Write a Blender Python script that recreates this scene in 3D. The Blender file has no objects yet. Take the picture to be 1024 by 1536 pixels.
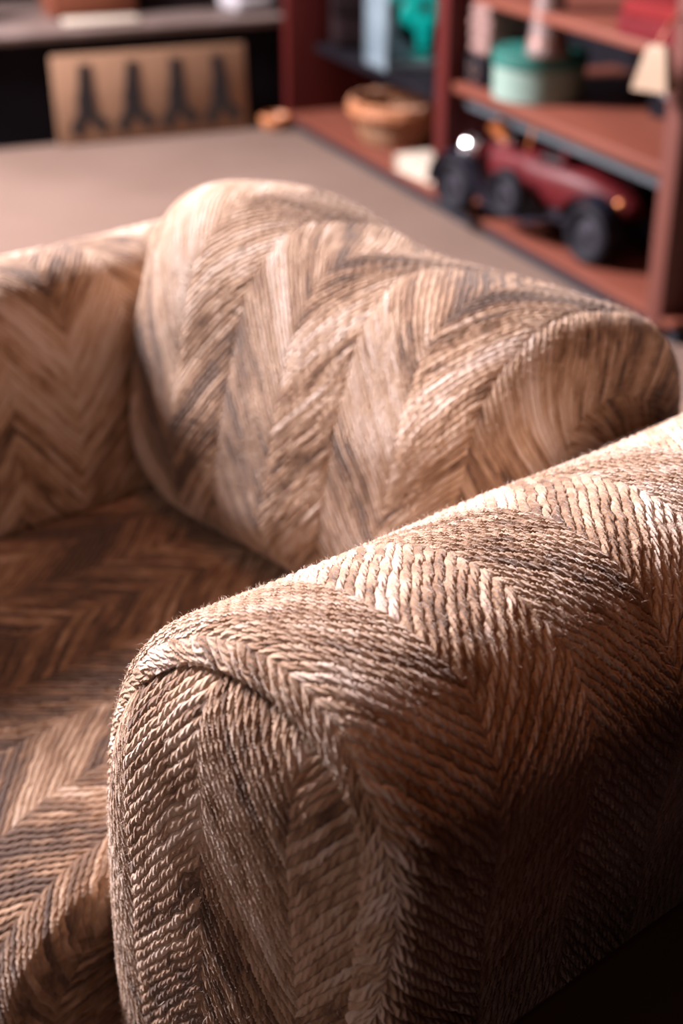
import bpy, bmesh, math, random
import numpy as np
from mathutils import Vector, Matrix

rng = np.random.default_rng(7)
random.seed(7)
COL = bpy.context.scene.collection
PI = math.pi
Z0 = 1.0                       # floor at z = 0, camera at z = 1

# ------------------------------------------------------------------ object helpers
def link(o, parent=None):
    COL.objects.link(o)
    if parent is not None:
        o.parent = parent
    return o

def tag(o, label=None, cat=None, group=None, kind=None):
    if label: o['label'] = label
    if cat: o['category'] = cat
    if group: o['group'] = group
    if kind: o['kind'] = kind
    return o

def empty(name, loc, rz, label, cat, group=None):
    o = bpy.data.objects.new(name, None)
    o.empty_display_size = .05
    link(o)
    o.location = loc
    o.rotation_euler = (0, 0, rz)
    return tag(o, label, cat, group)

class MB:
    """collects shapes into one bmesh"""
    def __init__(self):
        self.bm = bmesh.new()
    def _new(self, verts, faces, M=None):
        vs = [self.bm.verts.new(M @ Vector(v) if M else v) for v in verts]
        for f in faces:
            try: self.bm.faces.new([vs[i] for i in f])
            except ValueError: pass
        return vs
    def box(self, x0, x1, y0, y1, z0, z1, bev=0.0, seg=2, M=None):
        b = bmesh.new()
        vs = [b.verts.new((x, y, z)) for x in (x0, x1) for y in (y0, y1) for z in (z0, z1)]
        for f in ((0, 1, 3, 2), (4, 6, 7, 5), (0, 4, 5, 1), (2, 3, 7, 6), (0, 2, 6, 4), (1, 5, 7, 3)):
            b.faces.new([vs[i] for i in f])
        if bev > 0:
            bmesh.ops.bevel(b, geom=b.edges[:] + b.verts[:], offset=bev, segments=seg, profile=.5, affect='EDGES')
        self.absorb(b, M)
        return self
    def absorb(self, b, M=None):
        b.verts.ensure_lookup_table()
        idx = {v: i for i, v in enumerate(b.verts)}
        self._new([v.co.copy() for v in b.verts], [[idx[v] for v in f.verts] for f in b.faces], M)
        b.free()
    def lathe(self, prof, n=48, M=None, close=False):
        verts, faces = [], []
        m = len(prof)
        for i in range(n):
            a = 2 * PI * i / n
            for r, z in prof:
                verts.append((max(r, 1e-5) * math.cos(a), max(r, 1e-5) * math.sin(a), z))
        mm = m if close else m - 1
        for i in range(n):
            j = (i + 1) % n
            for k in range(mm):
                k2 = (k + 1) % m
                faces.append((i * m + k, j * m + k, j * m + k2, i * m + k2))
        if not close:
            if prof[0][0] > 1e-4: faces.append([i * m for i in range(n)][::-1])
            if prof[-1][0] > 1e-4: faces.append([i * m + m - 1 for i in range(n)])
        self._new(verts, faces, M)
        return self
    def tube(self, pts, r, n=10, M=None, closed=False, flat=1.0):
        pts = [Vector(p) for p in pts]
        verts, faces = [], []
        N = len(pts)
        up = Vector((0, 0, 1))
        for i, p in enumerate(pts):
            a = pts[(i - 1) % N] if (closed or i > 0) else pts[0]
            b = pts[(i + 1) % N] if (closed or i < N - 1) else pts[-1]
            t = (b - a).normalized()
            s = t.cross(up)
            if s.length < 1e-3: s = t.cross(Vector((0, 1, 0)))
            s.normalize()
            q = s.cross(t)
            rr = r[i] if isinstance(r, (list, tuple)) else r
            for k in range(n):
                c = 2 * PI * k / n
                verts.append(p + s * (rr * math.cos(c)) + q * (rr * flat * math.sin(c)))
        for i in range(N if closed else N - 1):
            j = (i + 1) % N
            for k in range(n):
                k2 = (k + 1) % n
                faces.append((i * n + k, i * n + k2, j * n + k2, j * n + k))
        if not closed:
            faces.append(list(range(n))[::-1])
            faces.append([(N - 1) * n + k for k in range(n)])
        self._new(verts, faces, M)
        return self
    def prism(self, outline, y0, y1, bev=0.0, M=None):
        """outline in (x,z), extruded along y"""
        b = bmesh.new()
        A = [b.verts.new((x, y0, z)) for x, z in outline]
        B = [b.verts.new((x, y1, z)) for x, z in outline]
        n = len(outline)
        b.faces.new(A); b.faces.new(B[::-1])
        for i in range(n):
            j = (i + 1) % n
            b.faces.new((A[i], B[i], B[j], A[j]))
        if bev > 0:
            es = [e for e in b.edges if (e.verts[0].co.y == e.verts[1].co.y)]
            bmesh.ops.bevel(b, geom=es, offset=bev, segments=3, profile=.5, affect='EDGES')
        self.absorb(b, M)
        return self
    def ball(self, c, r, M=None, n=24, sc=(1, 1, 1)):
        b = bmesh.new()
        bmesh.ops.create_uvsphere(b, u_segments=n, v_segments=n // 2, radius=r)
        for v in b.verts:
            v.co = Vector((v.co.x * sc[0] + c[0], v.co.y * sc[1] + c[1], v.co.z * sc[2] + c[2]))
        self.absorb(b, M)
        return self
    def build(self, name, mat, parent=None, smooth=True, angle=40):
        bmesh.ops.recalc_face_normals(self.bm, faces=self.bm.faces[:])
        me = bpy.data.meshes.new(name)
        self.bm.to_mesh(me); self.bm.free()
        me.materials.append(mat)
        if smooth:
            me.polygons.foreach_set('use_smooth', [True] * len(me.polygons))
            me.set_sharp_from_angle(angle=math.radians(angle))
        o = bpy.data.objects.new(name, me)
        return link(o, parent)

def grid_mesh(name, P, UV, mat, parent=None, wrap_v=False, fuzz=None, extra_mat=None, keep=None, flip=False):
    """surface from an (n,m,3) array with per-vertex uv in metres; fuzz = (count, length) adds short loose fibres to the same mesh"""
    n, m = P.shape[:2]
    V = P.reshape(-1, 3)
    T = UV.reshape(-1, 2)
    ii, jj = np.meshgrid(np.arange(n - 1), np.arange(m - 1), indexing='ij')
    q = np.stack([ii * m + jj, (ii + 1) * m + jj, (ii + 1) * m + jj + 1, ii * m + jj + 1], -1).reshape(-1, 4)
    if keep is not None:
        q = q[keep(q)]
        used = np.unique(q)
        remap = -np.ones(len(V), int); remap[used] = np.arange(len(used))
        V = V[used]; T = T[used]; q = remap[q]
    if flip: q = q[:, ::-1]
    loops = q.reshape(-1); nf = len(q)
    verts = V; starts = np.arange(nf) * 4; tot = np.full(nf, 4); mats = np.zeros(nf, int); uvl = T[loops]
    if fuzz:
        cnt, L, ok = fuzz
        fn = np.cross(V[q[:, 2]] - V[q[:, 0]], V[q[:, 3]] - V[q[:, 1]])
        ar = np.linalg.norm(fn, axis=1); fn = fn / (ar[:, None] + 1e-12)
        cen = V[q].mean(1)
        w = ar * ok(cen, fn)
        pick = rng.choice(nf, cnt, p=w / w.sum())
        c = cen[pick]; nn = fn[pick]
        rd = rng.normal(size=(cnt, 3)); rd -= nn * (rd * nn).sum(1)[:, None]
        rd /= np.linalg.norm(rd, axis=1)[:, None]
        side = np.cross(nn, rd)
        ln = L * rng.uniform(.35, 1.0, cnt)[:, None] * rng.choice([.5, 1, 1, 1.6], cnt)[:, None]
        lean = rng.uniform(.2, 1.2, cnt)[:, None]
        p0 = c - nn * .0005
        p1 = c + (nn * .55 + rd * lean * .3) * ln
        p2 = c + (nn * .8 + rd * lean * .9 + side * rng.normal(0, .25, (cnt, 1))) * ln
        wd = .00010
        pv = np.stack([p0 - side * wd, p0 + side * wd, p1 - side * wd * .8, p1 + side * wd * .8, p2], 1).reshape(-1, 3)
        b = len(V) + np.arange(cnt)[:, None] * 5
        quad = (b + np.array([[0, 1, 3, 2]])); tri = (b + np.array([[2, 3, 4]]))
        verts = np.concatenate([V, pv])
        l2 = np.concatenate([quad.reshape(-1), tri.reshape(-1)])
        s0 = len(loops)
        starts = np.concatenate([starts, s0 + np.arange(cnt) * 4, s0 + cnt * 4 + np.arange(cnt) * 3])
        tot = np.concatenate([tot, np.full(cnt, 4), np.full(cnt, 3)])
        mats = np.concatenate([mats, np.ones(cnt * 2, int)])
        loops = np.concatenate([loops, l2])
        uvl = np.concatenate([uvl, np.zeros((len(l2), 2))])
    me = bpy.data.meshes.new(name)
    me.vertices.add(len(verts)); me.vertices.foreach_set('co', verts.astype(np.float32).ravel())
    me.loops.add(len(loops)); me.loops.foreach_set('vertex_index', loops.astype(np.int32))
    me.polygons.add(len(starts)); me.polygons.foreach_set('loop_start', starts.astype(np.int32))
    me.polygons.foreach_set('loop_total', tot.astype(np.int32))
    me.materials.append(mat)
    if fuzz: me.materials.append(extra_mat)
    me.polygons.foreach_set('material_index', mats.astype(np.int32))
    me.polygons.foreach_set('use_smooth', np.ones(len(starts), bool))
    uv = me.uv_layers.new(name='weave')
    uv.data.foreach_set('uv', uvl.astype(np.float32).ravel())
    me.update(calc_edges=True); me.validate()
    o = bpy.data.objects.new(name, me)
    return link(o, parent)

def spline(pts, step):
    """smooth polyline through pts resampled at even arc length"""
    P = np.array(pts, float)
    E = np.concatenate([[2 * P[0] - P[1]], P, [2 * P[-1] - P[-2]]])
    out = []
    for i in range(1, len(E) - 2):
        a, b, c, d = E[i - 1], E[i], E[i + 1], E[i + 2]
        for t in np.linspace(0, 1, 30, endpoint=False):
            out.append(.5 * (2 * b + (c - a) * t + (2 * a - 5 * b + 4 * c - d) * t * t + (3 * b - a - 3 * c + d) * t ** 3))
    out.append(P[-1]); out = np.array(out)
    return resample(out, step)

def resample(out, step):
    L = np.concatenate([[0], np.cumsum(np.linalg.norm(np.diff(out, axis=0), axis=1))])
    n = max(int(L[-1] / step), 4)
    s = np.linspace(0, L[-1], n)
    return np.stack([np.interp(s, L, out[:, k]) for k in range(out.shape[1])], 1), s

def smooth_noise(x, y, seed, f):
    r = np.random.default_rng(seed)
    o = np.zeros(np.broadcast(x, y).shape)
    for _ in range(7):
        a, b = r.normal(0, f, 2); p = r.uniform(0, 6.28)
        o = o + np.sin(a * x + b * y + p)
    return o / 7

# ------------------------------------------------------------------ materials
class NT:
    def __init__(self, mat):
        mat.use_nodes = True
        self.t = mat.node_tree; self.t.nodes.clear()
    def n(self, typ, **kw):
        o = self.t.nodes.new(typ)
        for k, v in kw.items(): setattr(o, k, v)
        return o
    def put(self, sock, v):
        if isinstance(v, bpy.types.NodeSocket): self.t.links.new(v, sock)
        else: sock.default_value = v
    def m(self, op, a, b=None, c=None, clamp=False):
        o = self.n('ShaderNodeMath', operation=op, use_clamp=clamp)
        self.put(o.inputs[0], a)
        if b is not None: self.put(o.inputs[1], b)
        if c is not None: self.put(o.inputs[2], c)
        return o.outputs[0]
    def xyz(self, x, y, z=0.0):
        o = self.n('ShaderNodeCombineXYZ')
        for s, v in zip(o.inputs, (x, y, z)): self.put(s, v)
        return o.outputs[0]
    def noise(self, vec, scale, detail=2.0, rough=.5):
        o = self.n('ShaderNodeTexNoise')
        if vec is not None: self.put(o.inputs['Vector'], vec)
        o.inputs['Scale'].default_value = scale; o.inputs['Detail'].default_value = detail
        o.inputs['Roughness'].default_value = rough
        return o.outputs[0]
    def ramp(self, fac, stops):
        o = self.n('ShaderNodeValToRGB')
        e = o.color_ramp.elements
        while len(e) < len(stops): e.new(.5)
        for el, (p, c) in zip(e, stops): el.position = p; el.color = (*c, 1)
        self.put(o.inputs[0], fac)
        return o.outputs[0]
    def out(self, shader, disp=None):
        o = self.n('ShaderNodeOutputMaterial')
        self.t.links.new(shader, o.inputs['Surface'])
        if disp is not None: self.t.links.new(disp, o.inputs['Displacement'])

FAB = [(0.0, (.045, .034, .032)), (.30, (.115, .068, .047)), (.41, (.28, .165, .10)), (.52, (.49, .335, .23)), (.68, (.67, .54, .455)), (1.0, (.83, .725, .67))]

def fabric(name, B=.062, k=1.2, s=.0080, amp=.0024, tw=.35, disp='BOTH', dark=0.0, seed=0.0, wob=.010, jit=.0055, fl=.018, con=1.0):
    mat = bpy.data.materials.new(name); T = NT(mat)
    uv = T.n('ShaderNodeUVMap'); uv.uv_map = 'weave'
    sp = T.n('ShaderNodeSeparateXYZ'); T.put(sp.inputs[0], uv.outputs[0])
    off = T.n('ShaderNodeVectorMath', operation='ADD'); T.put(off.inputs[0], uv.outputs[0]); off.inputs[1].default_value = (seed, seed * 1.7, seed)
    V = off.outputs[0]
    def wobble(scale, a):
        nz = T.n('ShaderNodeTexNoise'); T.put(nz.inputs['Vector'], V)
        nz.inputs['Scale'].default_value = scale; nz.inputs['Detail'].default_value = 1
        q = T.n('ShaderNodeSeparateColor'); T.put(q.inputs[0], nz.outputs['Color'])
        return (T.m('MULTIPLY', T.m('SUBTRACT', q.outputs[0], .5), a), T.m('MULTIPLY', T.m('SUBTRACT', q.outputs[1], .5), a))
    w1 = wobble(7, wob * 2.2); w2 = wobble(70, jit); w3 = wobble(260, jit * .4)
    u = T.m('ADD', T.m('ADD', sp.outputs[0], w1[0]), w2[0])
    v = T.m('ADD', T.m('ADD', T.m('ADD', sp.outputs[1], w1[1]), w2[1]), w3[1])
    t = T.m('PINGPONG', u, B)
    band = T.m('FLOOR', T.m('DIVIDE', u, B))
    ph = T.m('DIVIDE', T.m('MULTIPLY_ADD', t, k, v), s)
    idx = T.m('FLOOR', ph); fr = T.m('FRACT', ph)
    al = T.m('MULTIPLY', t, math.sqrt(1 + k * k))
    wn = T.n('ShaderNodeTexWhiteNoise', noise_dimensions='2D'); T.put(wn.inputs['Vector'], T.xyz(idx, band))
    r = wn.outputs['Value']
    fleck = T.noise(T.xyz(T.m('DIVIDE', al, fl), T.m('MULTIPLY', idx, 13.73), T.m('MULTIPLY', band, 5.31)), 1.0, 2.5, .6)
    omb = T.noise(T.xyz(T.m('MULTIPLY', ph, .085), T.m('MULTIPLY', u, 3.0), seed), 1.0, 2.0, .55)
    fine = T.noise(V, 900, 2, .6)
    c = T.m('MULTIPLY', fleck, .74 * con)
    c = T.m('MULTIPLY_ADD', r, .16, c)
    c = T.m('MULTIPLY_ADD', omb, .95 * con, c)
    c = T.m('MULTIPLY_ADD', fine, .16, c)
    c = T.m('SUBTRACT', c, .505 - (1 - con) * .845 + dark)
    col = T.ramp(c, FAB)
    # relief: rounded strand, plied twist, slubs, strands diving at the band edges
    hs = T.m('POWER', T.m('MULTIPLY', T.m('MULTIPLY', fr, T.m('SUBTRACT', 1.0, fr)), 4.0), .6)
    ang = T.m('MULTIPLY', T.m('ADD', T.m('ADD', T.m('DIVIDE', al, .0075), T.m('MULTIPLY', fr, .9)), T.m('MULTIPLY', r, 7.0)), 2 * PI)
    twist = T.m('MULTIPLY_ADD', T.m('SINE', ang), tw * .5, 1 - tw * .5)
    edge = T.m('POWER', T.m('DIVIDE', T.m('MINIMUM', t, T.m('SUBTRACT', B, t)), .006, clamp=True), .5)
    edge = T.m('MULTIPLY_ADD', edge, .45, .55)
    slub = T.m('MULTIPLY_ADD', fleck, .7, .62)
    h = T.m('MULTIPLY', T.m('MULTIPLY', T.m('MULTIPLY', hs, twist), edge), slub)
    h = T.m('MULTIPLY_ADD', fine, .22, h)
    d = T.n('ShaderNodeDisplacement'); T.put(d.inputs['Height'], h)
    d.inputs['Scale'].default_value = amp; d.inputs['Midlevel'].default_value = .55
    b = T.n('ShaderNodeBsdfPrincipled')
    T.put(b.inputs['Base Color'], col); b.inputs['Roughness'].default_value = .92
    b.inputs['Specular IOR Level'].default_value = .15
    b.inputs['Sheen Weight'].default_value = .35; b.inputs['Sheen Roughness'].default_value = .45
    b.inputs['Sheen Tint'].default_value = (1, .88, .8, 1)
    T.out(b.outputs[0], d.outputs[0])
    mat.displacement_method = disp
    return mat

def plain(name, c1, c2=None, rough=.5, scale=8, stretch=(1, 1, 1), metal=0.0, bump=0.0, spec=.5, coat=0.0):
    mat = bpy.data.materials.new(name); T = NT(mat)
    tc = T.n('ShaderNodeTexCoord')
    mp = T.n('ShaderNodeMapping'); T.put(mp.inputs[0], tc.outputs['Object']); mp.inputs['Scale'].default_value = stretch
    nz = T.noise(mp.outputs[0], scale, 4, .6)
    b = T.n('ShaderNodeBsdfPrincipled')
    T.put(b.inputs['Base Color'], T.ramp(nz, [(.3, c1), (.7, c2 or tuple(min(1, x * 1.25) for x in c1))]))
    b.inputs['Roughness'].default_value = rough; b.inputs['Metallic'].default_value = metal
    b.inputs['Specular IOR Level'].default_value = spec; b.inputs['Coat Weight'].default_value = coat
    if bump:
        bp = T.n('ShaderNodeBump'); T.put(bp.inputs['Height'], nz); bp.inputs['Strength'].default_value = bump
        bp.inputs['Distance'].default_value = .01
        T.t.links.new(bp.outputs[0], b.inputs['Normal'])
    T.out(b.outputs[0])
    return mat

def glass_mat(name, tint):
    mat = bpy.data.materials.new(name); T = NT(mat)
    a = T.n('ShaderNodeBsdfTransparent'); a.inputs[0].default_value = (*tint, 1)
    g = T.n('ShaderNodeBsdfGlossy'); g.inputs['Roughness'].default_value = .05
    f = T.n('ShaderNodeFresnel'); f.inputs[0].default_value = 1.45
    mx = T.n('ShaderNodeMixShader')
    T.t.links.new(f.outputs[0], mx.inputs[0]); T.t.links.new(a.outputs[0], mx.inputs[1]); T.t.links.new(g.outputs[0], mx.inputs[2])
    T.out(mx.outputs[0])
    return mat

def wicker(name, c1, c2, nu, nz_):
    mat = bpy.data.materials.new(name); T = NT(mat)
    tc = T.n('ShaderNodeTexCoord'); sp = T.n('ShaderNodeSeparateXYZ'); T.put(sp.inputs[0], tc.outputs['Object'])
    an = T.m('MULTIPLY', T.m('ARCTAN2', sp.outputs[1], sp.outputs[0]), nu / (2 * PI))
    row = T.m('MULTIPLY', sp.outputs[2], nz_)
    par = T.m('MULTIPLY', T.m('PINGPONG', T.m('FLOOR', row), 1.0), .5)
    h = T.m('MULTIPLY', T.m('ABSOLUTE', T.m('SINE', T.m('MULTIPLY', T.m('ADD', an, par), PI))), T.m('ABSOLUTE', T.m('SINE', T.m('MULTIPLY', row, PI))))
    b = T.n('ShaderNodeBsdfPrincipled')
    T.put(b.inputs['Base Color'], T.ramp(T.noise(tc.outputs['Object'], 40, 3), [(.3, c1), (.7, c2)])); b.inputs['Roughness'].default_value = .45
    bp = T.n('ShaderNodeBump'); T.put(bp.inputs['Height'], h); bp.inputs['Distance'].default_value = .006
    T.t.links.new(bp.outputs[0], b.inputs['Normal'])
    T.out(b.outputs[0])
    return mat

M_arm = fabric('herringbone_arm_weave', tw=.42, amp=.0026, seed=.31, dark=-.075, s=.0085, con=.78)
M_panel = fabric('herringbone_panel_weave', B=.0656, tw=.2, amp=.0024, seed=1.13, dark=.02, s=.0078, con=.85)
M_cush = fabric("herringbone_cushion_weave", B=.064, k=1.25, tw=.15, amp=.0021, seed=2.71, s=.0068, dark=.055, jit=.0028, fl=.03, con=.85)
M_seat = fabric('herringbone_seat_weave', B=.058, k=1.1, tw=.2, amp=.0020, seed=4.2, dark=.15, s=.0074, jit=.0042, fl=.024, con=.68)  # same tweed darkened, the far arm's shade put into the yarn colour
M_far = fabric('herringbone_far_weave', tw=.2, amp=.0020, s=.0072, con=.8, jit=.003, fl=.03, seed=5.5, dark=-.01)
M_fuzz = plain('loose_wool_fibre', (.78, .68, .6), rough=.9, spec=.1)
M_red = plain('red_stained_wood', (.05, .006, .006), (.08, .011, .009), .5, 6, (1, 1, .15), bump=.05, spec=.2)
M_shelf = plain('orange_brown_wood', (.105, .029, .018), (.16, .050, .031), .5, 5, (.2, 1, 1), bump=.05, spec=.25)
M_post = plain('lit_red_wood', (.075, .020, .015), (.11, .034, .024), .5, 6, (1, 1, .15))  # lighter copy of the red wood, the post's lit face put into the colour
M_black = plain('black_paint', (.004, .0035, .0055), (.007, .006, .009), .75, spec=.08)
M_plinth = plain('blue_black_plinth', (.006, .010, .016), (.010, .014, .022), .6, spec=.3)
M_dark = plain('dark_stain_wood', (.0035, .0015, .0015), (.007, .003, .003), .65, 6, (.2, 1, 1), spec=.15)
M_wall = plain('dark_wall', (.016, .010, .012), (.026, .016, .018), .8)
M_board = plain('pale_plywood', (.26, .145, .085), (.33, .19, .115), .6, 5, (.3, 1, 1))
M_ink = plain('dark_paint', (.012, .010, .012), (.02, .016, .016), .6)
M_tire = plain('black_rubber', (.004, .004, .007), (.007, .007, .011), .65, spec=.14)
M_hub = plain('dark_hub_metal', (.03, .03, .042), (.05, .05, .065), .4, metal=.5)
M_carred = plain('deep_red_car_paint', (.06, .004, .006), (.078, .006, .008), .5, spec=.2)
M_fender = plain('black_car_enamel', (.008, .008, .015), (.012, .012, .02), .4, spec=.3)
M_chrome = plain('polished_metal', (.85, .83, .86), (.95, .93, .95), .18, metal=1.0)
M_brass = plain('orange_brass', (.55, .17, .06), (.65, .25, .09), .35, metal=.5)
M_mint = plain('mint_green_card', (.135, .215, .185), (.17, .25, .215), .6, 30)
M_teal = plain('teal_lid_paper', (.008, .085, .07), (.013, .11, .09), .5, 20)
M_turq = plain('turquoise_enamel', (.0, .46, .40), (.01, .58, .50), .3, 20)
M_case = plain('pale_blue_frame', (.11, .15, .18), (.16, .21, .24), .35, 20, metal=.1)
M_glass = glass_mat('display_glass', (.80, .86, .88))
M_frost = plain('pale_blue_frosted_glass', (.10, .14, .17), (.15, .20, .23), .25, 12)
M_rim = wicker('rim_wicker', (.30, .11, .045), (.42, .18, .08), 60, 30)
M_wick = wicker('basket_wicker', (.24, .12, .06), (.34, .19, .10), 44, 60)
M_cream = plain('cream_paper', (.36, .31, .25), (.43, .37, .30), .7)
M_pink = plain('dusty_pink_cloth', (.15, .085, .075), (.20, .12, .105), .85, 30)
M_tan = plain('tan_leather', (.34, .24, .16), (.40, .29, .20), .5, 12)
M_bag = plain('dark_plum_leather', (.010, .006, .008), (.018, .009, .010), .6, 14, bump=.2, spec=.15)
M_redcloth = plain('crimson_cloth', (.11, .007, .009), (.15, .012, .012), .85, spec=.12)
M_redbook = plain('crimson_book_cloth', (.075, .004, .007), (.10, .006, .009), .8, spec=.15)
M_vase = plain('brushed_pewter', (.20, .15, .14), (.27, .20, .19), .42, 6, (3, 3, .4), metal=.6)
M_slate = plain('slate_blue_rail', (.06, .075, .09), (.09, .105, .12), .45)
M_grey = plain('grey_tin', (.16, .15, .16), (.2, .19, .2), .45, metal=.3)
M_copper = plain('brown_copper', (.20, .06, .035), (.30, .10, .05), .4, metal=.4)
M_ledge = plain('mottled_pale_ledge', (.11, .075, .065), (.20, .15, .135), .5, 7)  # pale tone mottled by noise
M_linen = plain('grey_linen', (.30, .29, .31), (.4, .38, .4), .9)

# carpet
M_floor = bpy.data.materials.new('loop_pile_carpet'); T = NT(M_floor)
tc = T.n('ShaderNodeTexCoord')
b = T.n('ShaderNodeBsdfPrincipled')
big = T.noise(tc.outputs['Object'], 2.2, 3)
sm = T.noise(tc.outputs['Object'], 260, 2)
T.put(b.inputs['Base Color'], T.ramp(T.m('MULTIPLY_ADD', sm, .5, T.m('MULTIPLY', big, .5)), [(.3, (.12, .079, .061)), (.7, (.185, .128, .104))]))
b.inputs['Roughness'].default_value = .95; b.inputs['Specular IOR Level'].default_value = .1
bp = T.n('ShaderNodeBump'); T.put(bp.inputs['Height'], sm); bp.inputs['Distance'].default_value = .004
T.t.links.new(bp.outputs[0], b.inputs['Normal'])
T.out(b.outputs[0])

# ------------------------------------------------------------------ armchair (world X = towards its back, Y = towards the far arm)
chair = empty('armchair', (.6, .82, 0), 0, 'beige herringbone tweed armchair with thick rounded arms on the carpet', 'armchair')
CH = np.array([.6, .82, 0.])

PROF = [(.598, .03), (.600, .28), (.600, .40), (.592, .48), (.580, .532), (.562, .570), (.535, .603), (.500, .629), (.460, .645), (.420, .650),
        (.385, .644), (.358, .628), (.342, .605), (.336, .578), (.339, .54), (.346, .48), (.350, .40), (.352, .28), (.352, .03)]

FARP = [(.600, .03), (.601, .28), (.602, .40), (.600, .50), (.594, .545), (.578, .580), (.552, .600), (.520, .606), (.485, .600),
        (.450, .584), (.420, .558), (.400, .52), (.388, .47), (.380, .40), (.378, .28), (.378, .03)]

def arm(name, mirror, step, panel_step, mat, mpanel, fuzz):
    prof, sl = spline(FARP if mirror else PROF, step)
    tan = np.gradient(prof, axis=0); tan /= np.linalg.norm(tan, axis=1)[:, None]
    nor = np.stack([tan[:, 1], -tan[:, 0]], 1)
    # outward: for the first (inner, +y) side normal must be +y
    if nor[0, 0] < 0: nor = -nor
    R = .020; xf = .306
    xe = .80 if mirror else .96
    xs = list(np.arange(xe, xf + R, -step))
    ang = np.linspace(0, PI / 2, max(int(R * 1.57 / step), 4))
    rows = [(x, 0.0, x) for x in xs] + [(xf + R - R * math.sin(a), R * (1 - math.cos(a)), xf + R - R * a) for a in ang]
    rows += [(xf + .004, R + .001, xf - R * .6 - .004), (xf + .022, R + .003, xf - R * .6 - .016)]
    rows = [(xe + .04, .04, xe + .04), (xe + .032, .012, xe + .03)] + rows
    rows = np.array(rows)
    P = np.zeros((len(rows), len(prof), 3)); UV = np.zeros((len(rows), len(prof), 2))
    P[:, :, 0] = rows[:, 0][:, None]
    base = prof[None] - nor[None] * rows[:, 1][:, None, None]
    lump = .004 * smooth_noise(rows[:, 0][:, None] * 1.0, sl[None] * 1.0, 3, 9)
    P[:, :, 1:] = base + nor[None] * lump[:, :, None]
    UV[:, :, 0] = rows[:, 2][:, None]; UV[:, :, 1] = sl[None]
    # front panel: fine grid inside the inset outline, domed
    out = prof - nor * (R - .0015)
    out[:, 1] = np.maximum(out[:, 1], .03)
    y0, y1 = out[:, 0].min() - .004, out[:, 0].max() + .004
    Y, Zg = np.meshgrid(np.arange(y0, y1, panel_step), np.arange(.03, .66, panel_step), indexing='ij')
    pts = np.stack([Y.ravel(), Zg.ravel()], 1)
    a = out[:-1]; d = out[1:] - a
    dist = np.full(len(pts), 9.); sign = np.zeros(len(pts)); near = np.zeros_like(pts)
    nr = nor[:-1]
    for i in range(0, len(a), 1 if len(a) < 200 else 2):
        j = i
        tt = np.clip(((pts - a[j]) @ d[j]) / (d[j] @ d[j]), 0, 2)
        c = a[j] + tt[:, None] * d[j]
        dd = np.linalg.norm(pts - c, axis=1)
        mk = dd < dist
        dist[mk] = dd[mk]; near[mk] = c[mk]; sign[mk] = ((pts - c) @ nr[j])[mk]
    inside = sign <= 0
    pts2 = np.where(inside[:, None], pts, near)
    din = np.where(inside, dist, 0)
    X = xf + .004 + .006 * np.clip((pts2[:, 1] - .53) / .05 + (.5 - pts2[:, 0]) / .05, 0, 1) - .022 * (1 - np.exp(-din / .016)) - .004 * np.sin(np.clip((pts2[:, 0] - y0) / (y1 - y0), 0, 1) * PI)
    PP = np.stack([X, pts2[:, 0], pts2[:, 1]], 1).reshape(Y.shape + (3,))
    PUV = np.stack([pts[:, 0] + .0656, pts[:, 1]], 1).reshape(Y.shape + (2,))
    ins = inside
    keep = lambda q: ins[q].any(1)
    if mirror:
        P[:, :, 1] = 1.645 - P[:, :, 1]; PP[:, :, 1] = 1.645 - PP[:, :, 1]
    P -= CH; PP -= CH
    o = grid_mesh(name, P, UV, mat, chair, fuzz=fuzz, extra_mat=M_fuzz, flip=mirror)
    p = grid_mesh('front_panel', PP, PUV, mpanel, o, fuzz=fuzz and (3500, .0035, lambda c, n: np.ones(len(c))), extra_mat=M_fuzz, keep=keep, flip=not mirror)
    return o, p

near_ok = lambda c, n: ((c[:, 0] + CH[0] < .8) & (c[:, 2] > .38)).astype(float) * np.where(n[:, 2] > .2, 1.0, .5)
arm('padded_arm', False, .0015, .0013, M_arm, M_panel, (16000, .0038, near_ok))
arm('padded_arm', True, .004, .006, M_far, M_panel, None)

# seat cushion: rounded front roll, softly crowned
seat_prof = [(.86, .385), (.70, .393), (.55, .397), (.42, .397), (.34, .392), (.29, .378), (.255, .350), (.236, .31), (.230, .26), (.230, .20), (.234, .12), (.24, .05), (.25, .035), (.30, .03)]
sp_, sl_ = spline(seat_prof, .0028)
q = np.sin(np.linspace(-1, 1, 190) * PI / 2)
q = .55 * np.linspace(-1, 1, 190) + .45 * q
ys = .823 + q * .212
end = (1 - np.abs(q) ** 7) ** (1 / 3.0)
P = np.zeros((len(ys), len(sp_), 3)); UV = np.zeros((len(ys), len(sp_), 2))
cx, cz = .50, .28
for i, y in enumerate(ys):
    f = .92 + .08 * end[i]
    P[i, :, 0] = cx + (sp_[:, 0] - cx) * (.965 + .035 * end[i])
    P[i, :, 2] = cz + (sp_[:, 1] - cz) * f
    P[i, :, 1] = y
P[:, :, 2] += .004 * smooth_noise(P[:, :, 0], P[:, :, 1], 11, 14)
def cap(row, sgn):
    out = []
    for t_ in np.linspace(0, 1, 60)[1:]:
        r_ = row.copy(); k_ = .985 * (1 - t_)
        r_[:, 0] = cx + (row[:, 0] - cx) * k_; r_[:, 2] = cz - .05 + (row[:, 2] - cz + .05) * k_
        r_[:, 1] = row[:, 1] + sgn * .006 * math.sin(min(t_ * 6, 1) * PI / 2)
        out.append(r_)
    return np.array(out)
P = np.concatenate([cap(P[0], -1)[::-1], P, cap(P[-1], 1)])
UV = np.zeros(P.shape[:2] + (2,))
us = np.concatenate([[0], np.cumsum(np.linalg.norm(np.diff(P[:, len(sp_) * 6 // 10], axis=0), axis=1))])
UV[:, :, 0] = us[:, None]; UV[:, :, 1] = sl_[None]
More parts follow.
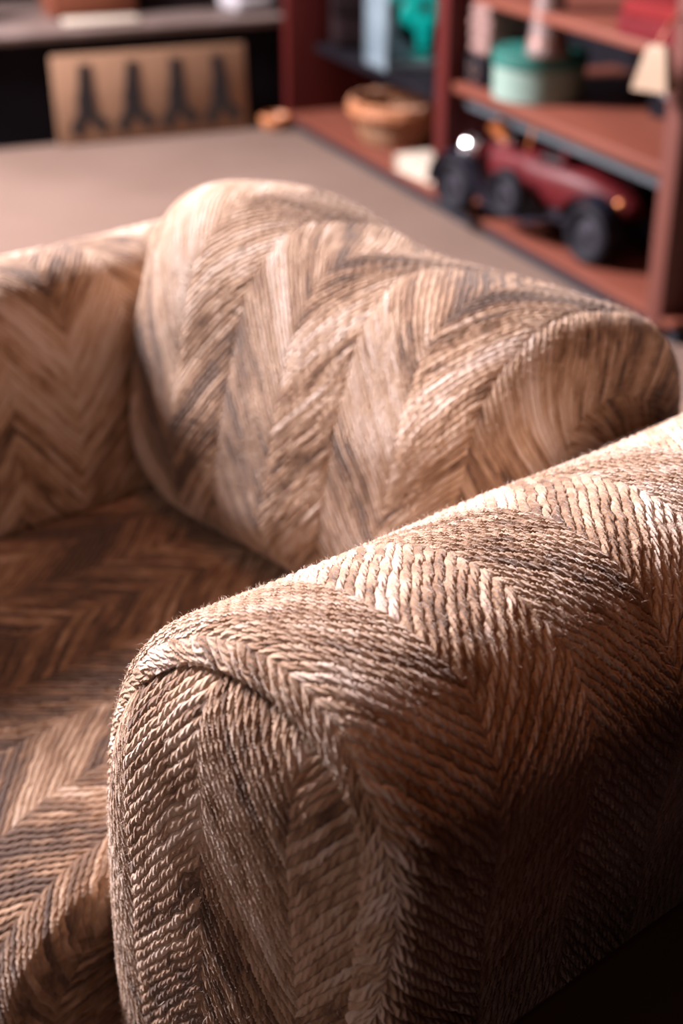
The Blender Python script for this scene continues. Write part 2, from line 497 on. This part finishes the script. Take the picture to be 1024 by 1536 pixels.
grid_mesh('seat_cushion', P - CH, UV, M_seat, chair, flip=False)

# upholstered base and low back behind the loose cushion
MBb = MB(); MBb.box(.31 - CH[0], .95 - CH[0], .602 - CH[1], 1.043 - CH[1], .03, .16, .01)
ob = MBb.build('seat_base', plain('brown_tweed_base', (.16, .10, .07), (.28, .19, .14), .95, 60), chair)
MBb = MB(); MBb.box(.885 - CH[0], .985 - CH[0], .602 - CH[1], 1.043 - CH[1], .10, .50, .03, 4)
MBb.build('low_back', plain('brown_tweed_back', (.2, .13, .09), (.32, .22, .16), .95, 60), chair)
for sx, sy in ((.36, .40), (.36, 1.24), (.93, .40), (.93, 1.24)):
    m_ = MB(); m_.lathe([(.018, 0), (.024, .035), (.024, .04)], 20, Matrix.Translation((sx - CH[0], sy - CH[1], 0)))
    m_.build('leg', M_dark, chair)

# loose back cushion
def cushion():
    ny, na = 250, 420
    qy = np.linspace(-1, 1, ny)
    qy = np.sign(qy) * (1 - (1 - np.abs(qy)) ** 1.25)
    th = np.linspace(0, 2 * PI, na)
    yc, hw = .802, .268
    cx_, cz_ = .712, .527
    b_, c_ = .152, .105
    tilt = math.radians(13)
    n1 = 3.3
    ca, sa = np.cos(th), np.sin(th)
    rr = (np.abs(ca) ** n1 + np.abs(sa) ** n1) ** (-1 / n1)
    A = rr * ca; Hh = rr * sa                               # unit superellipse: A thickness, Hh height
    Q = qy[:, None]
    sh = (1 - np.abs(Q) ** np.where(Q > 0, 7.0, 8.0)) ** (1 / 3.0)                # height falls off near the ends
    st = (1 - np.abs(Q) ** np.where(Q > 0, 5.0, 8.0)) ** (1 / 2.4)                # thickness falls off sooner
    hh = b_ * Hh[None] * sh
    tt = c_ * A[None] * (.30 * sh + .70 * st)
    topw = np.clip((Hh[None] + .2), 0, 1)
    # ears: left corner rises, the middle of the top edge sags
    hh = hh + topw * (.002 * np.exp(-((Q - .62) / .30) ** 2) - .006 * np.exp(-((Q + .1) / .40) ** 2) - .020 / (1 + np.exp((Q - .40) / .13)) + .004 * np.exp(-((Q + .85) / .2) ** 2))
    yw = hw * np.where(Q < 0, .875, 1.0) * (1 - np.clip(-Hh[None] + .1, 0, 1) * np.where(Q < 0, .14, .0))
    y = yc + Q * yw
    x = cx_ + tt * math.cos(tilt) + hh * math.sin(tilt)
    z = cz_ + hh * math.cos(tilt) - tt * math.sin(tilt)
    x = x - .016 * Q
    P = np.stack([x, y, z], -1)
    # creases and dents
    w = .006 * smooth_noise(y * 1.0, hh * 1.6, 21, 22)
    P[:, :, 0] += w; P[:, :, 2] += .5 * w
    dy = np.linalg.norm(np.diff(P[:, na // 2], axis=0), axis=1)
    u = np.concatenate([[0], np.cumsum(dy)])
    mid = P[ny // 2]
    v = np.concatenate([[0], np.cumsum(np.linalg.norm(np.diff(mid, axis=0), axis=1))])
    UV = np.stack([np.repeat(u[:, None], na, 1), np.repeat(-v[None], ny, 0)], -1)
    c0 = np.array([.71, .795, .385])
    o = grid_mesh('back_cushion', P - c0, UV, M_cush, None, fuzz=(6000, .004, lambda c, n: (n[:, 2] > 0).astype(float)), extra_mat=M_fuzz)
    o.location = c0
    return o
tag(cushion(), 'plump beige herringbone tweed cushion leaning on the back of the armchair', 'cushion')

# ------------------------------------------------------------------ dark chest and pedestal bowl beside the chair
ch = empty('wooden_chest', (.62, .14, 0), 0, 'nearly black wooden chest in shadow beside the outer side of the armchair', 'chest')
MB().box(-.36, .40, -.145, .150, .04, .47, .004).build('carcass', M_dark, ch)
MB().box(-.38, .42, -.160, .164, .47, .50, .006, 3).build('lid', M_dark, ch)
for sx in (-.32, .36):
    for sy in (-.11, .115):
        MB().box(sx - .02, sx + .02, sy - .02, sy + .02, 0, .045, .004).build('foot', M_dark, ch)
bw = empty('pedestal_bowl', (.513, .247, .50), 0, 'small black turned wooden bowl standing on the dark chest at the picture edge', 'bowl')
MB().lathe([(.03, 0), (.032, .006), (.012, .016), (.010, .055), (.02, .064)], 32).build('pedestal', M_dark, bw)
MB().lathe([(.02, .062), (.045, .070), (.066, .090), (.070, .104), (.064, .116), (.058, .110), (.03, .082), (0, .078)], 40).build('basin', M_dark, bw)

# ------------------------------------------------------------------ room frame: local X along the bookcase to the right, Y into it
S0 = np.array([2.2273, 1.9557, 0]); sd = np.array([.27669, .96096, 0]); into = np.array([.96096, -.27669, 0])
RZ = math.radians(253.94)
MR = Matrix.Translation(Vector(S0)) @ Matrix.Rotation(RZ, 4, 'Z')
def RL(s, off, z=0.0):
    return Vector(S0 + sd * s + into * off + np.array([0, 0, z]))
def rthing(name, s, off, z, label, cat, group=None, rz=0.0):
    return empty(name, RL(s, off, z), RZ + rz, label, cat, group)
def rmesh(mb, name, mat, s, off, z, label, cat, group=None, rz=0.0, **kw):
    o = mb.build(name, mat, None, **kw); o.location = RL(s, off, z); o.rotation_euler = (0, 0, RZ + rz)
    return tag(o, label, cat, group)

# shell
def shell(name, mb, mat):
    o = mb.build(name, mat, None, smooth=False); o.matrix_world = MR; return tag(o, kind='structure')
m_ = MB(); m_.box(-3.2, 3.4, -4.6, .56, -.06, 0.0); shell('floor', m_, M_floor)
m_ = MB(); m_.box(-3.2, 3.4, .56, .66, -.06, 2.6); shell('wall_right', m_, M_wall)
m_ = MB(); m_.box(-3.2, -3.1, -4.6, .56, 0, 2.6); shell('wall_back', m_, M_wall)

# bookcase
bc = rthing('bookcase', .62, 0, 0, 'red-brown wooden bookcase with open bays full of curios', 'bookcase')
def bx(s0, s1, o0, o1, z0, z1, bev=.003):     # box in bookcase-local coordinates from (s, off, z)
    m = MB(); return m.box(.62 - s1, .62 - s0, o0, o1, z0, z1, bev)
bx(-.40, 1.61, .012, .50, 0, .030, 0).build('plinth', M_plinth, bc)
bx(-.40, 1.61, 0, .50, .030, .046).build('bottom_shelf', M_shelf, bc)
bx(-.315, .58, .012, .48, .300, .322).build('middle_shelf', M_shelf, bc)
bx(-.315, .58, .045, .060, .262, .300).build('shelf_rail', M_slate, bc)
bx(-.315, .58, .05, .48, .500, .520).build('upper_shelf', M_shelf, bc)
bx(.585, 1.57, .085, .48, .222, .242).build('middle_shelf', M_black, bc)  # black to merge with the dark bay, shade put into its colour
bx(.55, .605, -.004, .055, .046, 1.25).build('post', M_red, bc)
bx(.552, .567, .055, .17, .046, .300).build('partition', M_red, bc)
bx(-.365, -.315, -.004, .050, .0, 1.25).build('post', M_post, bc)
bx(-.365, -.34, .050, .50, .0, 1.25).build('end_panel', M_red, bc)
bx(1.57, 1.61, -.002, .50, .0, 1.25).build('end_panel', M_red, bc)
bx(-.36, 1.60, .485, .50, .03, 1.25, 0).build('back_panel', M_black, bc)

# ---- toy roadster: local x to the rear, y into the case
car = rthing('toy_car', .215, .098, .046, 'large red toy roadster with black mudguards on the bottom shelf', 'toy car', rz=math.radians(10))
WB, RW, TR = .46, .066, .19
def wheel(x, y, z, r, tilt=0.0):
    m = MB(); M = Matrix.Translation((x, y, z)) @ Matrix.Rotation(tilt, 4, 'X') @ Matrix.Rotation(PI / 2, 4, 'X')
    w = r * .32
    m.lathe([(r * .60, -w * .5), (r * .80, -w * .8), (r * .95, -w * .6), (r, -w * .2), (r, w * .2), (r * .95, w * .6), (r * .80, w * .8), (r * .60, w * .5)], 48, M, close=True)
    o = m.build('wheel', M_tire, car)
    h = MB()
    h.lathe([(0, w * .75), (r * .13, w * .7), (r * .16, w * .35), (r * .62, w * .15), (r * .62, -w * .15), (r * .16, -w * .35), (0, -w * .6)], 32, M)
    h.build('hub', M_hub, o)
for x in (-WB / 2, WB / 2):
    for y in (-TR / 2, TR / 2):
        wheel(x, y, RW, RW)
wheel(-.03, -TR / 2 - .012, .094, .056)
MB().box(-.25, .24, -.055, .055, .045, .075, .006).build('chassis', M_fender, car)
# bonnet, scuttle, tub and tapering tail as one lofted body
def loft(secs, name, mat, n=28, ex=3.2):
    m = MB(); verts, faces = [], []
    for (x, w, z0, z1) in secs:
        for k in range(n):
            a = 2 * PI * k / n
            ca, sa = math.cos(a), math.sin(a)
            r = (abs(ca) ** ex + abs(sa) ** ex) ** (-1 / ex)
            verts.append((x, w * r * ca, (z0 + z1) / 2 + (z1 - z0) / 2 * r * sa))
    for i in range(len(secs) - 1):
        for k in range(n):
            faces.append((i * n + k, i * n + (k + 1) % n, (i + 1) * n + (k + 1) % n, (i + 1) * n + k))
    faces.append(list(range(n))); faces.append([(len(secs) - 1) * n + k for k in range(n)][::-1])
    m._new(verts, faces)
    return m.build(name, mat, car)
loft([(-.235, .036, .065, .150), (-.20, .039, .062, .157), (-.10, .050, .062, .167), (-.045, .056, .062, .172), (-.03, .058, .062, .174)], 'bonnet', M_carred)
loft([(-.032, .060, .062, .172), (.02, .064, .062, .168), (.10, .066, .062, .172), (.17, .058, .066, .165), (.235, .042, .078, .145), (.268, .024, .090, .12)], 'body', M_carred)
MB().box(.0, .085, -.05, .05, .160, .182, .010, 3).build('seat', M_bag, car)
MB().box(.075, .098, -.052, .052, .17, .222, .010, 3).build('seat_back', M_carred, car)
MB().box(-.243, -.233, -.036, .036, .07, .165, .004).build('radiator', M_chrome, car)
m_ = MB()
m_.tube([(-.03, -.052, .18), (-.018, -.052, .235), (-.018, .052, .235), (-.03, .052, .18)], .0035, 8); m_.build('windscreen_frame', M_brass, car)
m_ = MB(); m_.lathe([(0, .0), (.006, 0), (.012, .02), (.022, .05), (.024, .052), (0, .03)], 24, Matrix.Translation((-.10, -.055, .185)) @ Matrix.Rotation(-.9, 4, 'Y')); m_.build('horn', M_brass, car)
for sy in (-1, 1):
    m_ = MB()
    pts = []
    for i in range(15):                                       # front mudguard over the wheel, sweeping down to the running board
        a = PI * 1.02 - i / 14 * PI * .70
        pts.append((-WB / 2 + (RW + .012) * math.cos(a), sy * TR / 2, RW + (RW + .012) * math.sin(a)))
    pts += [(-WB / 2 + .10, sy * TR / 2, .075), (-WB / 2 + .14, sy * TR / 2, .052), (-.02, sy * TR / 2, .046), (.06, sy * TR / 2, .050)]
    for i in range(15):
        a = PI * .92 - i / 14 * PI * .92
        pts.append((WB / 2 + (RW + .012) * math.cos(a), sy * TR / 2, RW + (RW + .012) * math.sin(a)))
    m_.tube(pts, .026, 10, flat=.14); m_.build('mudguard', M_fender, car)
    m_ = MB(); Mh = Matrix.Translation((-.225, sy * .055, .150)) @ Matrix.Rotation(PI / 2, 4, 'Y')
    m_.lathe([(0, .034), (.014, .03), (.024, .014), (.026, .0), (.028, -.006), (.024, -.004), (0, -.002)], 28, Mh); m_.build('headlamp', M_chrome, car)
m_ = MB(); m_.ball((.262, -.045, .125), .013, sc=(.8, .8, 1)); m_.build('tail_lamp', M_brass, car)

# ---- wicker basket, book, jar
bk = rthing('wicker_basket', 1.12, .150, .046, 'round honey-coloured wicker basket with a thick braided rim', 'basket')
MB().lathe([(0, .004), (.098, 0), (.110, .02), (.122, .06), (.132, .098), (.126, .098), (.114, .05), (.094, .012), (0, .012)], 64).build('bowl', M_wick, bk)
m_ = MB()
m_.tube([(.132 * math.cos(a), .132 * math.sin(a), .096 + .003 * math.sin(a * 18)) for a in np.linspace(0, 2 * PI, 144, endpoint=False)], .0120, 14, closed=True, flat=2.0); m_.build('rim', M_rim, bk)
bo = rthing('book', .74, .065, .046, 'cream-bound book lying flat in front of the wicker basket', 'book', rz=math.radians(6))
MB().box(-.10, .10, -.045, .045, .004, .036, .002).build('page_block', M_cream, bo)
m_ = MB(); m_.box(-.105, .105, -.05, .05, 0, .005, .001); m_.box(-.105, .105, -.05, .05, .035, .041, .001); m_.box(-.106, -.10, -.05, .05, 0, .041, .002)
m_.build('cover', M_cream, bo)
jr = rthing('wooden_jar', .80, .145, .046, 'small brown turned wooden jar behind the cream book', 'jar')
MB().lathe([(0, 0), (.026, 0), (.034, .03), (.034, .075), (.024, .092), (0, .092)], 32).build('pot', M_copper, jr)
MB().lathe([(.026, .092), (.028, .098), (.008, .108), (.010, .118), (0, .122)], 28).build('lid', M_copper, jr)

# ---- trunk behind the basket, glass case and the turquoise flower in it
tr = rthing('black_trunk', 1.10, .389, .046, 'black trunk on the bottom shelf behind the wicker basket', 'trunk')
MB().box(-.42, .42, -.085, .09, 0, .14, .004).build('trunk_body', M_black, tr)
MB().box(-.425, .425, -.09, .095, .14, .157, .005).build('trunk_lid', M_black, tr)
gc = rthing('glass_display_case', 1.165, .245, .242, 'pale blue framed glass display case standing on the shelf above the wicker basket', 'display case')
cw, cd, chh = .07, .15, .34
MB().box(-cw, cw, -cd, cd, 0, .024, .003).build('case_base', M_case, gc)
MB().box(-cw, cw, -cd, cd, chh - .014, chh, .003).build('case_top', M_case, gc)
for sx in (-1, 1):
    for sy in (-1, 1):
        xa, xb = (-cw, -cw + .012) if sx < 0 else (cw - .012, cw)
        ya, yb = (-cd, -cd + .012) if sy < 0 else (cd - .012, cd)
        MB().box(xa, xb, ya, yb, .024, chh - .014, .002).build('corner_post', M_case, gc)
MB().box(-cw + .012, cw - .012, -cd + .004, -cd + .007, .024, chh - .014).build('glass_pane', M_frost, gc, smooth=False)
MB().box(cw - .007, cw - .004, -cd + .012, cd - .012, .024, chh - .014).build('glass_pane', M_glass, gc, smooth=False)
MB().box(-cw + .002, -cw + .006, -cd + .012, cd - .012, .024, chh - .014).build('case_back', M_slate, gc, smooth=False)
fl = rthing('enamel_flower', 1.165, .235, .267, 'bright turquoise enamel flower with a dark centre inside the glass case', 'ornament', rz=PI / 2)
m_ = MB()
FZ = .125
for k in range(5):
    a = k * 2 * PI / 5 - PI / 2
    m_.ball((.044 * math.cos(a), -.012, FZ + .044 * math.sin(a)), .034, sc=(1, .35, 1))
m_.ball((.0, -.012, FZ - .082), .024, sc=(1, .4, 1.2)); m_.ball((-.095, -.012, FZ + .045), .030, sc=(1.1, .35, .9)); m_.ball((.075, -.012, FZ + .07), .030, sc=(1.1, .35, .9))
m_.build('petals', M_turq, fl)
m_ = MB(); m_.ball((.0, -.026, FZ + .004), .014, sc=(1, .5, 1)); m_.build('flower_centre', M_ink, fl)
m_ = MB(); m_.tube([(0, 0, .0), (0, 0, .09)], .004); m_.lathe([(0, 0), (.03, 0), (.03, .006), (0, .01)], 24); m_.build('stand', M_turq, fl)

# ---- satchel leaning at the left end of the bay
sb = rthing('leather_satchel', 1.46, .22, .242, 'dark leather satchel with a red tag standing left of the glass case', 'bag', rz=math.radians(-18))
m_ = MB(); m_.box(-.045, .045, -.12, .12, 0, .26, .03, 4, Matrix.Rotation(.10, 4, 'Y')); m_.build('bag_body', M_bag, sb)
m_ = MB(); m_.box(.018, .05, -.124, .124, .10, .268, .014, 3, Matrix.Rotation(.10, 4, 'Y')); m_.build('flap', M_bag, sb)
m_ = MB(); m_.tube([(.03, -.09 + .18 * t, .25 + .14 * math.sin(PI * t)) for t in np.linspace(0, 1, 20)], .009, 8, flat=.5); m_.build('strap', M_bag, sb)
m_ = MB(); m_.box(.066, .076, -.125, -.065, .22, .27, .006, 2); m_.build('tag', M_redcloth, sb)

# ---- middle shelf: hat box, vase, ring box with folded cloths, dark tin
ZM = .322
hb = rthing('hat_box', .325, .112, ZM, 'round mint green hat box with a teal lid', 'hat box')
m_ = MB()
prof = []
for i in range(120):
    pass
m_.lathe([(0, 0), (.100, 0), (.103, .003), (.103, .090), (0, .090)], 72); m_.build('box_body', M_mint, hb)
MB().lathe([(.1035, .074), (.1065, .074), (.1065, .102), (.103, .105), (0, .106), (0, .0905), (.1035, .0905)], 72).build('lid', M_teal, hb)
vs = rthing('pewter_vase', .252, .085, ZM + .106, 'tall tapered pewter vase standing on the hat box lid', 'vase')
MB().lathe([(0, 0), (.046, 0), (.048, .008), (.044, .02), (.040, .05), (.034, .11), (.029, .17), (.027, .22), (.036, .25), (.040, .256), (.036, .256), (.02, .2), (0, .15)], 48).build('vase_body', M_vase, vs)
for zz in (.03, .085, .14):
    m_ = MB(); m_.tube([((.0445 - zz * .075) * math.cos(a), (.0445 - zz * .075) * math.sin(a), zz) for a in np.linspace(0, 2 * PI, 48, endpoint=False)], .0025, 8, closed=True)
    m_.build('band', M_copper, vs)
rb = rthing('ring_box', .492, .10, ZM, 'dark wooden box with a metal ring handle below the folded cloths', 'box')
MB().box(-.055, .045, -.06, .06, 0, .066, .004).build('box_body', M_black, rb)
m_ = MB(); m_.tube([(.0 + .017 * math.cos(a), -.065, .036 + .017 * math.sin(a)) for a in np.linspace(0, 2 * PI, 28, endpoint=False)], .0028, 8, closed=True); m_.build('ring_handle', M_chrome, rb)
names = ['topmost', 'third', 'second', 'lowest']
for k in range(4):
    m_ = MB(); m_.box(-.055 + .004 * (k % 2), .045, -.055, .06 - .004 * k, 0, .027, .011, 3)
    lab = ['lowest dusty pink folded cloth, lying directly on the ring box', 'second dusty pink folded cloth up from the ring box', 'third dusty pink folded cloth up from the ring box', 'topmost dusty pink folded cloth of the stack on the ring box'][k]
    rmesh(m_, 'folded_cloth', M_pink, .492, .10, ZM + .067 + .0275 * k, lab, 'cloth', 'folded cloths on the ring box', rz=.04 * (k % 3 - 1))
tn = rthing('tin_box', -.10, .30, ZM, 'dark tin box with a grey label panel on the middle shelf', 'box')
MB().box(-.17, .16, -.07, .09, 0, .135, .006).build('box_body', M_black, tn)
MB().box(-.12, .08, -.073, -.069, .045, .10, .001).build('label_panel', M_grey, tn)

# ---- upper shelf: red books, dark casket
ZU = .520
for k, (w_, h_, mt, lab) in enumerate([(.125, .040, M_redbook, 'lower red cloth-bound book lying on the upper shelf'), (.115, .030, M_redcloth, 'brighter red book lying on top of another red book')]):
    t_ = rthing('red_book', -.175 - .01 * k, .135, ZU + .0405 * k, lab, 'book', 'red books on the upper shelf', rz=.08 * k)
    MB().box(-w_ + .004, w_ - .006, -.07, .075, .004, h_ - .004, .001).build('page_block', M_cream, t_)
    m_ = MB(); m_.box(-w_, w_, -.08, .08, 0, .005, .001); m_.box(-w_, w_, -.08, .08, h_ - .005, h_, .001); m_.box(-w_, w_, -.081, -.073, 0, h_, .002)
    m_.build('cover', mt, t_)
cs = rthing('dark_casket', -.20, .33, ZU, 'dark brown casket behind the red books', 'casket')
MB().box(-.10, .10, -.08, .08, 0, .11, .006).build('casket_body', M_bag, cs)
m_ = MB(); m_.prism([(-.105, .11), (.105, .11), (.095, .14), (.05, .158), (-.05, .158), (-.095, .14)], -.085, .085, .004); m_.build('casket_lid', M_bag, cs)

# ---- cow bell on the near post
cb = rthing('cow_bell', -.338, -.050, .474, 'tan cow bell hanging by a cord from the near bookcase post', 'bell', rz=.5)
m_ = MB()
vv = []
for (w_, d_, z_) in ((.034, .024, 0), (.032, .022, .012), (.019, .012, .068), (.014, .008, .076)):
    vv += [(-w_, -d_, z_), (w_, -d_, z_), (w_, d_, z_), (-w_, d_, z_)]
fs = [(0, 3, 2, 1), (12, 13, 14, 15)]
for i in range(3):
    for k in range(4): fs.append((i * 4 + k, i * 4 + (k + 1) % 4, i * 4 + 4 + (k + 1) % 4, i * 4 + 4 + k))
m_._new(vv, fs); m_.build('bell_body', M_tan, cb, angle=25)
m_ = MB(); m_.tube([(0, 0, .070), (.003, .004, .09), (.012, .02, .115), (.0225, .0395, .125)], .003, 8); m_.build('cord', M_copper, cb)

# ------------------------------------------------------------------ low platform at the back, board leaning on it
P0 = np.array([2.0088, 3.7270, 0])
def PL(i, s, z=0.0): return Vector(P0 + into * i + sd * s + np.array([0, 0, z]))
AI = math.radians(math.degrees(math.atan2(-.27669, .96096)))
def pthing(name, i, s, z, label, cat, rz=0.0):
    return empty(name, PL(i, s, z), AI + rz, label, cat)
pf = pthing('display_platform', 0, 0, 0, 'low black display platform with a mottled pale top along the back wall', 'platform')
MB().box(-2.2, .735, .02, .62, 0, .290, 0).build('platform_body', M_black, pf)
MB().box(-2.2, .735, 0, .62, .290, .312, .004).build('platform_top', M_ledge, pf)
bd = pthing('painted_board', .292, -.019, 0.004, 'plywood board painted with four dark forked figures leaning on the platform', 'painted board')
bd.rotation_euler = (math.radians(-4), 0, AI - math.radians(1.5))
bw_, bh_ = .288, .246
m_ = MB(); m_.box(-bw_, bw_, -.012, 0, 0, bh_, .003); m_.build('panel', M_board, bd)
for k, x in enumerate((-.20, -.062, .072, .205)):
    def stroke(pts, ws):
        ws = [1.5 * q_ for q_ in ws]
        L, Rr = [], []
        for i, (px, pz) in enumerate(pts):
            a = pts[max(i - 1, 0)]; b2 = pts[min(i + 1, len(pts) - 1)]
            dx, dz = b2[0] - a[0], b2[1] - a[1]; l = math.hypot(dx, dz)
            L.append((px - dz / l * ws[i], pz + dx / l * ws[i])); Rr.append((px + dz / l * ws[i], pz - dx / l * ws[i]))
        return L + Rr[::-1]
    m_ = MB()
    tilt = (.004, .006, .0, -.008)[k]
    m_.prism(stroke([(x + tilt, .220), (x + .002, .15), (x, .11), (x - .002, .088)], [.011, .015, .02, .013]), -.0150, -.0118)
    m_.prism(stroke([(x - .004, .105), (x - .018, .065), (x - .034, .036), (x - .042, .026)], [.011, .012, .013, .010]), -.0152, -.0119)
    m_.prism(stroke([(x + .003, .105), (x + .022, .070), (x + .042, .045), (x + .058, .036)], [.010, .011, .013, .010]), -.0151, -.01185)
    m_.build('painted_figure', M_ink, bd)
# small things on the floor and the platform
m_ = MB(); m_.lathe([(0, 0), (.03, 0), (.044, .018), (.045, .036), (.040, .042), (.034, .034), (.02, .012), (0, .010)], 36)
o = m_.build('wooden_bowl', plain('orange_turned_wood', (.42, .15, .055), (.52, .21, .08), .45, 12), None); o.location = PL(.658, -.055, 0)
tag(o, 'small orange-brown wooden bowl on the carpet in the corner', 'bowl')
ct = pthing('copper_box', .20, .30, .312, 'reddish brown copper box standing on the back platform', 'box')
MB().box(-.13, .13, -.08, .08, 0, .12, .01, 3).build('box_body', M_copper, ct)
MB().box(-.135, .135, -.085, .085, .12, .145, .008, 3).build('lid', M_copper, ct)
dc = pthing('dark_crate', .47, .34, .312, 'dark wooden crate on the platform right of the copper box', 'crate')
m_ = MB()
for zz in (.0, .055, .11):
    m_.box(-.11, .11, -.09, -.078, zz, zz + .046, .002); m_.box(-.11, .11, .078, .09, zz, zz + .046, .002)
    m_.box(-.11, -.098, -.078, .078, zz, zz + .046, .002); m_.box(.098, .11, -.078, .078, zz, zz + .046, .002)
m_.box(-.1, .1, -.08, .08, 0, .01)
m_.build('slats', M_bag, dc)
for sx in (-.096, .08):
    for sy in (-.076, .06): MB().box(sx, sx + .016, sy, sy + .016, .0, .16).build('corner_post', M_bag, dc)
m_ = MB(); m_.box(-.07, .07, -.07, .07, 0, .05, .022, 4); m_.box(-.062, .062, -.062, .06, .046, .085, .018, 4)
o = m_.build('folded_linen', M_linen, None); o.location = PL(.66, .17, .312); o.rotation_euler = (0, 0, AI + .1)
tag(o, 'folded grey linen on the right end of the back platform', 'linen')
m_ = MB(); m_.box(-.11, .11, -.05, .05, 0, .012, .005, 2)
o = m_.build('pale_cloth', M_cream, None); o.location = PL(.19, .12, .312); o.rotation_euler = (0, 0, AI - .08)
tag(o, 'flat pale cloth lying on the platform before the copper box', 'cloth')
jg = pthing('dark_jug', -.22, .30, .312, 'dark jug at the left of the back platform', 'jug')
MB().lathe([(0, 0), (.06, 0), (.085, .05), (.08, .11), (.045, .16), (.05, .19), (.044, .19), (.035, .15), (0, .12)], 36).build('jug_body', M_bag, jg)
m_ = MB(); m_.tube([(.05, 0, .18), (.09, 0, .185), (.11, 0, .14), (.083, 0, .09)], .009, 10); m_.build('handle', M_bag, jg)

# ------------------------------------------------------------------ light: soft window daylight from the left, ceiling lamp, added fill lights
def area(name, loc, target, sx, sy, energy, col):
    l = bpy.data.lights.new(name, 'AREA'); l.shape = 'RECTANGLE'; l.size = sx; l.size_y = sy; l.energy = energy; l.color = col
    o = bpy.data.objects.new(name, l); link(o); o.location = loc
    o.rotation_euler = (Vector(target) - Vector(loc)).to_track_quat('-Z', 'Y').to_euler()
    return o
area('window_daylight', (.30, 4.0, 2.15), (.6, .8, .6), .9, .9, 770, (1.0, .90, .93))
area('front_fill', (-2.3, 1.0, 1.75), (.5, .8, .5), 1.3, 1.3, 11, (1.0, .84, .80))  # unseen fill added to brighten the arm's front panel and the cushion
area('warm_overhead_fill', (.45, .88, 3.0), (.5, .88, .6), .8, .8, 9.5, (1.0, .32, .10))  # warm fill added overhead to tint the roll of the near arm
area('shop_ceiling_lamp', (1.2, 1.9, 2.7), (2.4, 2.4, .3), .8, .8, 4, (1.0, .78, .66))
sl = bpy.data.lights.new('case_fill_spot', 'SPOT'); sl.energy = 1100; sl.spot_size = math.radians(5.6); sl.spot_blend = .6; sl.shadow_soft_size = .05; sl.color = (1, .92, .85)  # extra spot added only to brighten the turquoise flower in the case
so = bpy.data.objects.new('case_fill_spot', sl); link(so); so.location = (.9, .9, 2.2)
so.rotation_euler = (RL(1.12, .22, .42) - so.location).to_track_quat('-Z', 'Y').to_euler()
w = bpy.data.worlds.new('room_ambience'); bpy.context.scene.world = w; w.use_nodes = True
bg = w.node_tree.nodes['Background']; bg.inputs[0].default_value = (.62, .17, .11, 1); bg.inputs[1].default_value = .034

# ------------------------------------------------------------------ camera
cam = bpy.data.cameras.new('camera'); cam.sensor_fit = 'VERTICAL'; cam.sensor_height = 36; cam.sensor_width = 24
cam.lens = 2133 / 1536 * 36
co = bpy.data.objects.new('camera', cam); link(co)
co.location = (0, 0, Z0)
th = math.radians(50.4); pt = math.radians(28)
F = Vector((math.cos(th) * math.cos(pt), math.sin(th) * math.cos(pt), -math.sin(pt)))
co.rotation_euler = F.to_track_quat('-Z', 'Y').to_euler()
cam.clip_start = .02
cam.dof.use_dof = True; cam.dof.focus_distance = .735; cam.dof.aperture_fstop = 4.8
sc = bpy.context.scene
sc.camera = co
sc.view_settings.view_transform = 'Standard'; sc.view_settings.look = 'None'
sc.view_settings.exposure = -0.12; sc.view_settings.gamma = 1.0
sc.view_settings.use_curve_mapping = False
